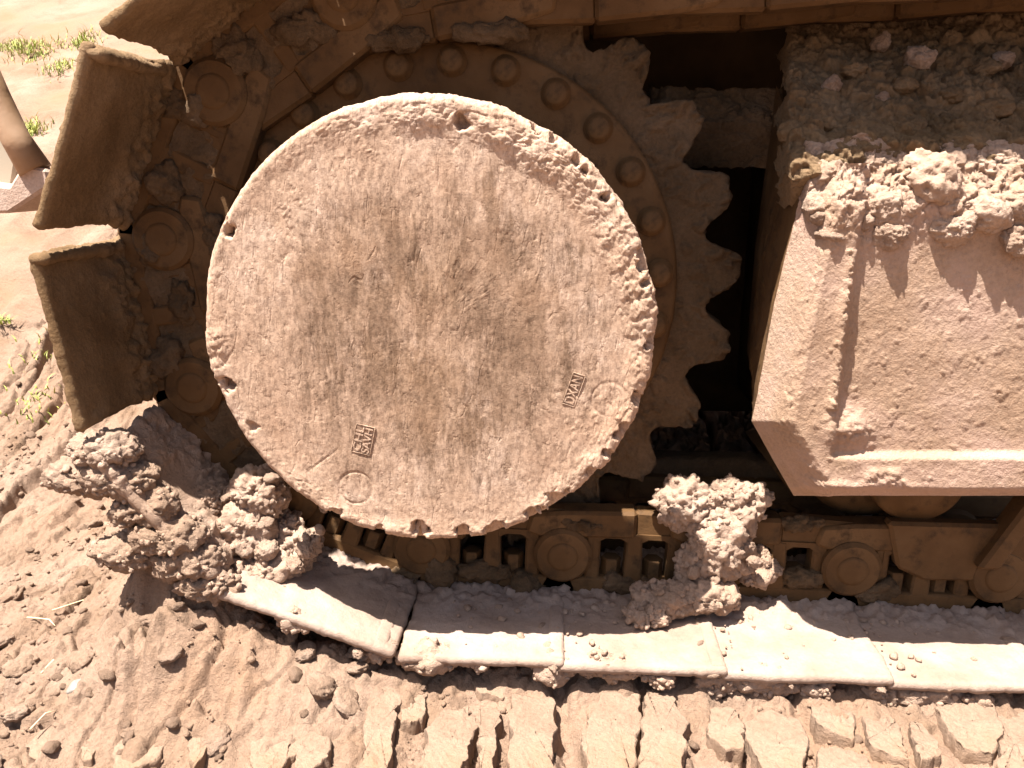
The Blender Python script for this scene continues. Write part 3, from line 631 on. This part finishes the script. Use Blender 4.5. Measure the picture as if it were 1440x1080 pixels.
shade = [(1290,85,34,'largest shaded lump high behind the frame box'), (1270,120,26,'tan shaded lump under the largest one'), (1385,95,30,'shaded lump near the picture edge, pale on one side'), (1410,85,22,'shaded lump at the upper picture edge'), (1200,100,26,'shaded double lump left of the largest'),
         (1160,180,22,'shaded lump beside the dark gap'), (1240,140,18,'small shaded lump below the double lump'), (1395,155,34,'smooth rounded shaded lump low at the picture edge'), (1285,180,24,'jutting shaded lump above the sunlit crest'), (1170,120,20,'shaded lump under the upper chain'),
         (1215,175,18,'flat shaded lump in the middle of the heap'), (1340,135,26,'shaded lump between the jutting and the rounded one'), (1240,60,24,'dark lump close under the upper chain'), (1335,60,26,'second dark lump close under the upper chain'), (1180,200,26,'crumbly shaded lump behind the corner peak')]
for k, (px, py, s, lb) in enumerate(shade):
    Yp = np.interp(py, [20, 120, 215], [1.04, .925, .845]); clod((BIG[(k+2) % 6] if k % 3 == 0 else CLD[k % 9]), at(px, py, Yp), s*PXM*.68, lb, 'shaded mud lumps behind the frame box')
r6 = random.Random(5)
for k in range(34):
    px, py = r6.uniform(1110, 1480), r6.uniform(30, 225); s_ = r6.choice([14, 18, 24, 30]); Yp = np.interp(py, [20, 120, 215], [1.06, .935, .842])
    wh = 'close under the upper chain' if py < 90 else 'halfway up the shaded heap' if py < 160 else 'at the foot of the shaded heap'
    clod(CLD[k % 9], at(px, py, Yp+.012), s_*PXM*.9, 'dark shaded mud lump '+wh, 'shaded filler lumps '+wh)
for k in range(30):
    px = r6.uniform(1140, 1480); py = r6.uniform(228, 250+.30*(px-1100)*.9) if px > 1230 else r6.uniform(235, 330); s_ = r6.choice([9, 12, 16, 20, 26]); Yp = np.interp(py, [215, 300, 360], [.832, .800, .784])
    wh = 'near the corner peak' if px < 1240 else 'under the sunlit crest'
    clod((CL+BIG)[(k+4) % 18], at(px, py, Yp), s_*PXM*.75, 'small pale sunlit mud lump '+wh+' of the frame box', 'small sunlit lumps '+wh)
# loose heap at the lower left of the hub
heap = [(382,672,24,'lump wedged against the lower rim of the hub'), (350,700,26,'lump left of the round track pin'), (345,735,30,'large dark-cracked lump left of the heap on the shoe'), (375,735,22,'lump under the left of the round track pin'), (430,775,28,'lump right below the round track pin'),
        (375,775,34,'broad lump in the middle of the heap on the shoe'), (415,795,26,'lump at the inner edge of the heap by the shadow'), (345,805,26,'lump at the outer low end of the heap'), (450,745,18,'small lump in the hub shadow beside the pin'), (318,700,18,'small lump on the slanting shoe'),
        (330,760,18,'small lump at the crack between two shoes'), (395,830,18,'crumb lump at the foot of the heap'), (340,850,20,'lump hanging at the outer corner of the shoe'), (300,720,14,'tiny lump on the slanting shoe'), (455,715,14,'lump close right of the round pin')]
for k, (px, py, s, lb) in enumerate(heap):
    Yp = np.interp(py, [670, 740, 850], [.845, .825, .79]); clod(CL[(k+3) % 12] if s < 25 else BIG[k % 6], at(px, py, Yp+.006), s*PXM*.52, lb, 'mud lumps heaped below the hub')
# mud column on the chain between hub and frame box
col = [(1012,765,44,'round ball of mud stuck over a track link eye'), (1020,700,26,'crumbly lump on top of the lit mud column'), (965,715,22,'lump on the rail left of the mud column'), (1050,710,24,'lump on the rail right of the mud column'), (1000,690,20,'pinkish lump at the crest of the mud column'), (985,738,20,'lump left above the mud ball'),
       (1060,790,22,'lump on the nut right of the mud ball'), (950,830,28,'crumb heap low left of the mud ball'), (975,805,22,'crumbs under the mud ball'), (930,848,20,'lump at the shadow edge on the shoe'), (1005,815,16,'small split lump just under the mud ball'), (1030,733,22,'lump right above the mud ball'), (1040,690,16,'small lump by the dark gap above the rail')]
for k, (px, py, s, lb) in enumerate(col):
    Yp = np.interp(py, [690, 765, 850], [.91, .875, .85]); clod(BIG[k % 6] if s > 25 else CL[(k+5) % 12], at(px, py, Yp), s*PXM*.55, lb, 'mud lumps on the chain between hub and frame')
# crumbs along the shoe joints, and on the shoe ends
for k, (px, py, sz_, lb) in enumerate(((548,905,16,'crumb at the joint of the first and second lower shoe'),(762,880,12,'crumb inside the joint of the second and third lower shoe'),(775,935,22,'lump hanging at the joint of the second and third lower shoe'),(1000,945,24,'lump hanging at the joint of the third and fourth lower shoe'),(985,905,10,'crumb in the joint below the mud column'),(1235,965,20,'lump at the joint left of the last whole shoe'),(1212,872,12,'crumb beside the shadow at the joint near the frame'),(860,945,13,'crumb under the middle of the third shoe end'),(1110,960,15,'crumb under the middle of the fourth shoe end'),(640,930,13,'crumb under the middle of the second shoe end'),(1340,965,17,'lump under the last whole shoe end'),(505,915,22,'lump at the outer corner of the first lower shoe'),(1420,900,14,'crumb on the last shoe at the picture edge'))):
    hit = at(px, py, YE+.006); zp = np.interp(hit[0], [p[0] for p in pw[:1]+bottom], [p[1]-PLATE for p in pw[:1]+bottom])+.002
    if py < 925 and 'hanging' not in lb and 'outer' not in lb: hit = atz(px, py, zp)
    clod(CL[k % 12], hit, sz_*PXM*.6, lb, 'mud crumbs along the lower shoes', rot=(0, 0, k), sc3=(1.2, .7, .8))

# ------------------------------------------------------------------ mud slabs on the ground, pressed by the track
def slab(poly, k, lift):
    q = np.array([atz(x, y, -.030+lift)[:2] for x, y in poly]); c = q.mean(0); n = 84
    per = np.concatenate([q, q[:1]]); L = np.concatenate([[0], np.cumsum(np.linalg.norm(np.diff(per, axis=0), axis=1))]); s = np.linspace(0, L[-1], n, endpoint=False)
    b = np.stack([np.interp(s, L, per[:, 0]), np.interp(s, L, per[:, 1])], -1); b3 = np.concatenate([b, np.full((n, 1), k*.37)], 1)
    for _ in range(1): b = (np.roll(b, 1, 0)+b*2+np.roll(b, -1, 0))/4
    b = b+0.0085*np.stack([fbm(b3/.02, 4, 300, .6), fbm(b3/.014, 3, 301)], -1)
    rings = np.concatenate([np.linspace(.02, .955, 26), [.98, .993, 1.0, 1.0, .99]]); drop = np.concatenate([np.zeros(26), [.0006, .002, .006, .018, .05]])
    tx, ty = random.uniform(-.07, .07), random.uniform(-.05, .05)
    V = c+(b[None]-c)*rings[:, None, None]; z = -.030+lift-drop[:, None]+((V[..., 0]-c[0])*tx+(V[..., 1]-c[1])*ty); P3 = np.stack([V[..., 0], V[..., 1], z], -1)
    P3[..., 2] += .0035*fbm(P3/.04, 4, 302+k)+sstep(.05, .5, fbm(P3/.035, 2, 303+k))*.0045*clumps(P3, .010, 304, .6)+.0008*fbm(P3/.006, 2, 305)
    P3[-4:, :, :2] += (.003*fbm(P3[-4:]/.01, 3, 306))[..., None]*((b-c)/np.linalg.norm(b-c, axis=1, keepdims=True))[None]
    return mesh_np('mud_slab', P3, gridfaces(len(rings), n, True), SLAB)
def c2(o, pts): return [(o[0]+x*.426, o[1]+y*.426) for x, y in pts]
A3, A4, A5, A2 = (380, 620), (760, 620), (1040, 620), (0, 620)
S = [(A3,[(190,720),(280,760),(270,800),(210,900),(170,960),(90,930),(85,900),(130,820)],'pale smooth slab at the corner of the first lower shoe'),
     (A3,[(0,900),(70,880),(95,980),(80,1030),(20,1100),(0,1100)],'small pinkish slab left of the smooth corner slab'),
     (A3,[(100,955),(190,970),(190,1040),(100,1120),(80,1060)],'slab below the smooth corner slab'),
     (A3,[(325,850),(400,800),(430,830),(385,1120),(290,1120),(310,950)],'long upright slab beside the deep dark crack'),
     (A3,[(450,800),(520,800),(515,900),(430,940)],'small lumpy slab under the second shoe'),
     (A3,[(580,880),(660,870),(680,930),(650,1040),(600,1120),(510,1120),(520,940)],'broad flat slab under the second shoe'),
     (A3,[(685,870),(755,880),(750,1000),(730,1100),(690,1100),(700,930)],'narrow slab between the flat slab and the fibrous one'),
     (A3,[(800,830),(930,850),(940,940),(920,1120),(790,1120)],'brownish slab with straw fibres at the second shoe joint'),
     (A3,[(1040,890),(1110,845),(1120,1120),(1050,1120),(1030,1000)],'slab just right of the fibrous brown one'),
     (A3,[(665,765),(740,765),(770,850),(690,830)],'small slab tucked tight under the second shoe edge'),
     (A4,[(200,830),(280,795),(320,820),(330,900),(300,1120),(150,1120),(150,930)],'long light slab under the third shoe'),
     (A4,[(345,820),(440,830),(480,920),(470,1120),(325,1120),(335,950)],'long slab right of the light one under the third shoe'),
     (A4,[(650,925),(760,885),(860,930),(890,1000),(870,1100),(780,1120),(720,1060)],'whitish raised slab with a cracked top'),
     (A4,[(880,825),(960,860),(1033,900),(1033,980),(920,940)],'slab wedged under the fourth shoe joint'),
     (A4,[(560,860),(640,870),(680,1010),(620,1020),(560,960)],'orange tinged slab left of the whitish raised one'),
     (A5,[(640,880),(720,845),(830,855),(870,930),(840,1040),(720,1000)],'rough pale slab under the last shoe'),
     (A5,[(850,900),(960,900),(960,1120),(860,1120)],'slab at the picture corner below the last shoe'),
     (A5,[(400,900),(480,865),(530,960),(560,1060),(440,1010)],'slab beside the deep slot at the fourth shoe joint'),
     (A5,[(570,905),(640,960),(670,1040),(590,1060)],'slim slab right of the deep slot'),
     (A5,[(260,1000),(420,1030),(440,1120),(250,1120)],'slab at the picture bottom between the whitish one and the slot'),
     (A2,[(950,740),(1060,730),(1075,770),(980,860),(900,880)],'slab in front of the dark hollow under the first shoe'),
     (A2,[(850,905),(950,895),(970,950),(940,1060),(840,1100),(830,1000)],'pinkish slab left of the corner slab'),
     (A2,[(380,890),(480,905),(590,905),(540,1010),(500,1060),(380,1100),(360,1000)],'wide slanting slab between two ruts'),
     (A2,[(610,1000),(700,860),(790,820),(790,900),(700,1000),(640,1090)],'brown slanting slab by the deep rut'),
     (A2,[(70,1010),(190,925),(210,950),(130,1050)],'small wet-edged slab by the rut at the lower picture corner'),
     (A2,[(230,1000),(330,925),(365,960),(300,1060)],'slanting slab right of the small wet-edged one')]
for k, (o_, pts, lb) in enumerate(S):
    me = slab(c2(o_, pts), k, .006+.005*((k*5) % 4)/4)
    c = np.array([v.co[:] for v in me.vertices]).mean(0); me.transform(Matrix.Translation(-Vector(c)))
    o = obj('mud_slab', me); o.location = c; tag(o, lb, 'mud slab', 'slabs of dried mud pressed under the track')

# ------------------------------------------------------------------ scattered clods on the ground
spots = []
tries = 0
while len(spots) < 105 and tries < 6000:
    tries += 1
    px, py = random.uniform(-60, 560), random.uniform(560, 1120)
    if px > 300 and py < 900: continue
    if px > 130 and py < 640: continue
    q = atz(px, py, -.036)
    if q[1] > 1.9: continue
    spots.append((q, random.choice([.005, .006, .007, .009, .012, .017])))
for px, py in [(random.uniform(540, 1460), random.uniform(955, 1100)) for _ in range(22)]:
    spots.append((atz(px, py, -.036), random.choice([.004, .005, .007, .009])))
for k, (q, s) in enumerate(spots):
    small = s < .010; pj = q-CAM; zc = pj@FWD; ux, uy = 720+F*(pj@RGT)/zc, 540-F*(pj@UP)/zc
    where = 'in front of the lower track shoes' if ux > 540 else 'beside the bent track shoe' if uy < 760 else 'between the long ruts near the bottom corner' if uy > 960 else 'in front of the first lower shoe' if ux > 280 else 'on the open ground left of the track'
    clod(CLG[k % 8] if small else CLH[k % 8], (q[0], q[1], gz(q[0], q[1])+s*.2), s, ('small dry mud crumb lying ' if small else 'larger dry mud clod lying ')+where, ('small crumbs ' if small else 'larger clods ')+where)
# crumbs past counting, one joined mass
r5 = np.random.default_rng(11); n5 = 6500
bx = r5.uniform(-1.15, .62, n5); by = r5.uniform(.60, 1.35, n5); keepm = ((bx < -.42) | (by < .80)) & (fbm(np.stack([bx, by, 0*bx], -1)/.09, 3, 46) > -.02); bx, by = bx[keepm], by[keepm]
bz = ground_z(bx[:, None], by[:, None])[:, 0]; V2, F2 = ico(2); sz5 = .0012+.0042*r5.random(len(bx))**4
VV = []
base = [V2*(1+.45*fbm(V2*1.5+k*3.3, 3, 47+k)+.25*clumps(V2+k*2.2, .8, 48+k))[:, None]*np.array([1, .8, .7]) for k in range(12)]
for k in range(len(bx)):
    a = r5.uniform(0, 6.28); c_a, s_a = math.cos(a), math.sin(a); v = base[k % 12]@np.array([[c_a, s_a, 0], [-s_a, c_a, 0], [0, 0, 1]]); VV.append(v*sz5[k]+[bx[k], by[k], bz[k]+sz5[k]*.3])
FF = (F2[None]+(np.arange(len(bx))*len(V2))[:, None, None]).reshape(-1, 3)
o = obj('fine_crumbs', mesh_np('fine_crumbs', np.concatenate(VV), FF, GROUND)); tag(o, 'loose fine dry mud crumbs strewn over the rutted ground', 'mud crumbs', None, 'stuff')
named = [(40,690,38,'grey tan clod like a bent leaf at the left picture edge'), (95,650,40,'knobbly clod pile nearest the bent shoe corner'), (130,620,30,'crumbling clod under the tip of the bent shoe'), (60,640,26,'rounded clod in the bank of lumps left of the shoe'), (105,700,24,'flat stone-like clod below the knobbly pile'), (20,655,26,'brown clod at the left picture edge'), (160,650,20,'clod at the shadow edge left of the slanting shoe'), (150,745,24,'dark-edged clod above the long rut'), (225,655,16,'little clod alone on the slanting shoe')]
for k, (px, py, s, lb) in enumerate(named):
    q = atz(px, py, -.015) if k != 8 else at(px, py, .90)
    zc = math.dist(q, CAM); clod(BIG[k % 6], q, s*zc/1130*.55, lb, 'clods beside the wrapped track')
q = atz(112, 966, -.008); peb = clod(clod_mesh(4, 291, mat('grey_stone', lambda t, b: (b.inputs['Base Color'].__setattr__('default_value', (.20,.175,.155,1)), bump(t, b, [(noise(t, N(t, 'ShaderNodeTexCoord').outputs['Object'], 300, 5), .5, .002)]))[0]), .7, .45), q, .013, 'small light grey pebble lying in the rut', None, 'pebble', 'pebble')

# ------------------------------------------------------------------ grass, weeds, straws
def leaf_mat(name, a, b_):
    def f(t, b):
        co = N(t, 'ShaderNodeTexCoord').outputs['Object']; t.links.new(ramp(t, noise(t, co, 30, 3), [(.35, a), (.65, b_)]), b.inputs['Base Color']); b.inputs['Roughness'].default_value = .6
    return mat(name, f)
GR = leaf_mat('grass_leaf', (.16,.20,.03), (.42,.42,.10)); STR = leaf_mat('dry_straw', (.50,.36,.20), (.66,.52,.34))
def blades(c, n, spread, h, wdt, seed, lean=.6):
    r = random.Random(seed); V = []; Fs = []
    for _ in range(n):
        x, y = c[0]+r.gauss(0, spread), c[1]+r.gauss(0, spread); z = gz(x, y) if spread > .012 else c[2]; a = r.uniform(0, 6.28); hh = h*r.uniform(.4, 1.1); l = hh*lean*r.uniform(.3, 1.4)
        dx, dy = math.cos(a), math.sin(a); b0 = len(V)
        for s in (0, .35, .7, 1):
            ww = wdt*(1-s)**.7+.0001; cx, cy, cz = x+dx*l*s*s, y+dy*l*s*s, z+hh*s*(1-.25*s*s)
            V += [(cx-dy*ww, cy+dx*ww, cz), (cx+dy*ww, cy-dx*ww, cz)]
        for k in range(3): Fs.append((b0+2*k, b0+2*k+1, b0+2*k+3, b0+2*k+2))
    return np.array(V), np.array(Fs)
def on_bank(px, py):
    """walk the view ray until it meets the ground"""
    d = ray(px, py); d = d/np.linalg.norm(d); t = .5
    while t < 8:
        q = CAM+d*t
        if q[2] <= gz(q[0], q[1]): return q
        t += .01
    return q
grass = [(50,72,90,.040,.045,'patch of yellow green grass on the bank, the outer one'), (118,62,70,.030,.040,'patch of yellow green grass on the bank above the torn shoe'), (42,185,60,.022,.05,'tuft of grass growing between the tan strut and the shoe'), (60,508,16,.03,.025,'dry grass wisp on the bank beside the second shoe'), (60,565,26,.035,.022,'thin grass tuft low beside the bent shoe'), (20,65,60,.03,.04,'yellow grass at the left picture edge on the bank'), (5,455,14,.01,.03,'single green sprig at the left picture edge'), (85,95,60,.03,.035,'grass clump just above the torn shoe lip')]
for k, (px, py, n, sp, h, lb) in enumerate(grass):
    q = on_bank(px, py); v, f = blades(q, n*3, sp, h*.8, .0016, 500+k, .9); v = v-q; o = obj('grass_tuft', mesh_np('grass_tuft', v, f, GR, False)); o.location = q; tag(o, lb, 'grass tuft', 'grass tufts on the ground')
for k, (px, py, n, lb) in enumerate(((297,900,10,'tiny green weed under the corner of the first shoe'), (285,945,16,'small green weed sprouting from the rutted ground'))):
    q = atz(px, py, -.025); v, f = blades(q, n, .006, .012, .0022, 520+k, 1.2); v = v-q; o = obj('weed', mesh_np('weed', v, f, leaf_mat('weed_leaf', (.20,.30,.07), (.32,.42,.12)), False)); o.location = q; tag(o, lb, 'weed', 'small weeds')
for k, (px, py, a, L) in enumerate(((75,870,30,.05),(135,790,-35,.04),(60,960,80,.04),(160,900,-10,.05),(250,860,12,.07),(110,830,20,.06),(215,880,25,.06),(40,880,-20,.05),(200,800,40,.05),(45,1040,75,.03),(180,935,60,.04))):
    q = atz(px, py, -.022); a = R(a); p0 = np.array(q)+[0, 0, .012]; dd = np.array([math.cos(a), math.sin(a), 0])*L; nrm = np.array([-math.sin(a), math.cos(a), 0])*L*.08
    v, f = tube([p0, p0+dd*.3+nrm, p0+dd*.7+nrm+[0, 0, .003], p0+dd], [.0008, .0008, .0007, .0004], 6); v = v-q
    o = obj('straw', mesh_np('straw', v, f, STR)); o.location = q; tag(o, 'thin dry straw lying on the rutted ground', 'straw', 'straws on the ground')

# ------------------------------------------------------------------ tan strut at the left edge
def strut_f(t, b):
    co = N(t, 'ShaderNodeTexCoord').outputs['Object']; t.links.new(ramp(t, noise(t, co, 14, 4), [(.35, (.42,.24,.12)), (.65, (.58,.38,.24))], k=ALB), b.inputs['Base Color']); b.inputs['Roughness'].default_value = .7
    bump(t, b, [(noise(t, co, 80, 4), .3, .002)])
STM = mat('dusty_tan_paint', strut_f)
Y2 = 1.12
st = empty('blade_bracket', tuple(at(20, 260, Y2))); tag(st, 'dusty tan steel bracket with a slanting arm at the left picture edge', 'bracket')
path = np.array([at(x, y, Y2) for x, y in ((-60, 20), (-8, 135), (22, 195), (50, 240))])
v, f = tube(path, [.021, .020, .019, .022], 16); obj('arm', mesh_np('arm', v, f, STM), st)
q = [at(a, b, Y2-.012) for a, b in ((-80, 250), (-40, 300), (12, 300), (70, 262), (66, 238), (30, 232), (12, 262))][::-1]; bm = prism_y([(p[0], p[2]) for p in q], Y2-.012, Y2+.10, .004)
obj('foot_plate', bm_mesh('foot_plate', bm, MUDP), st)
q = [at(a, b, Y2+.03) for a, b in ((-90, 150), (-10, 150), (25, 215), (15, 275), (-90, 275))][::-1]; bm = prism_y([(p[0], p[2]) for p in q], Y2+.03, Y2+.06, .004)
obj('web_plate', bm_mesh('web_plate', bm, mat('even_grey_tan', lambda t, b: b.inputs['Base Color'].__setattr__('default_value', (.36,.31,.24,1)))), st)  # one even grey-tan colour on the web plate
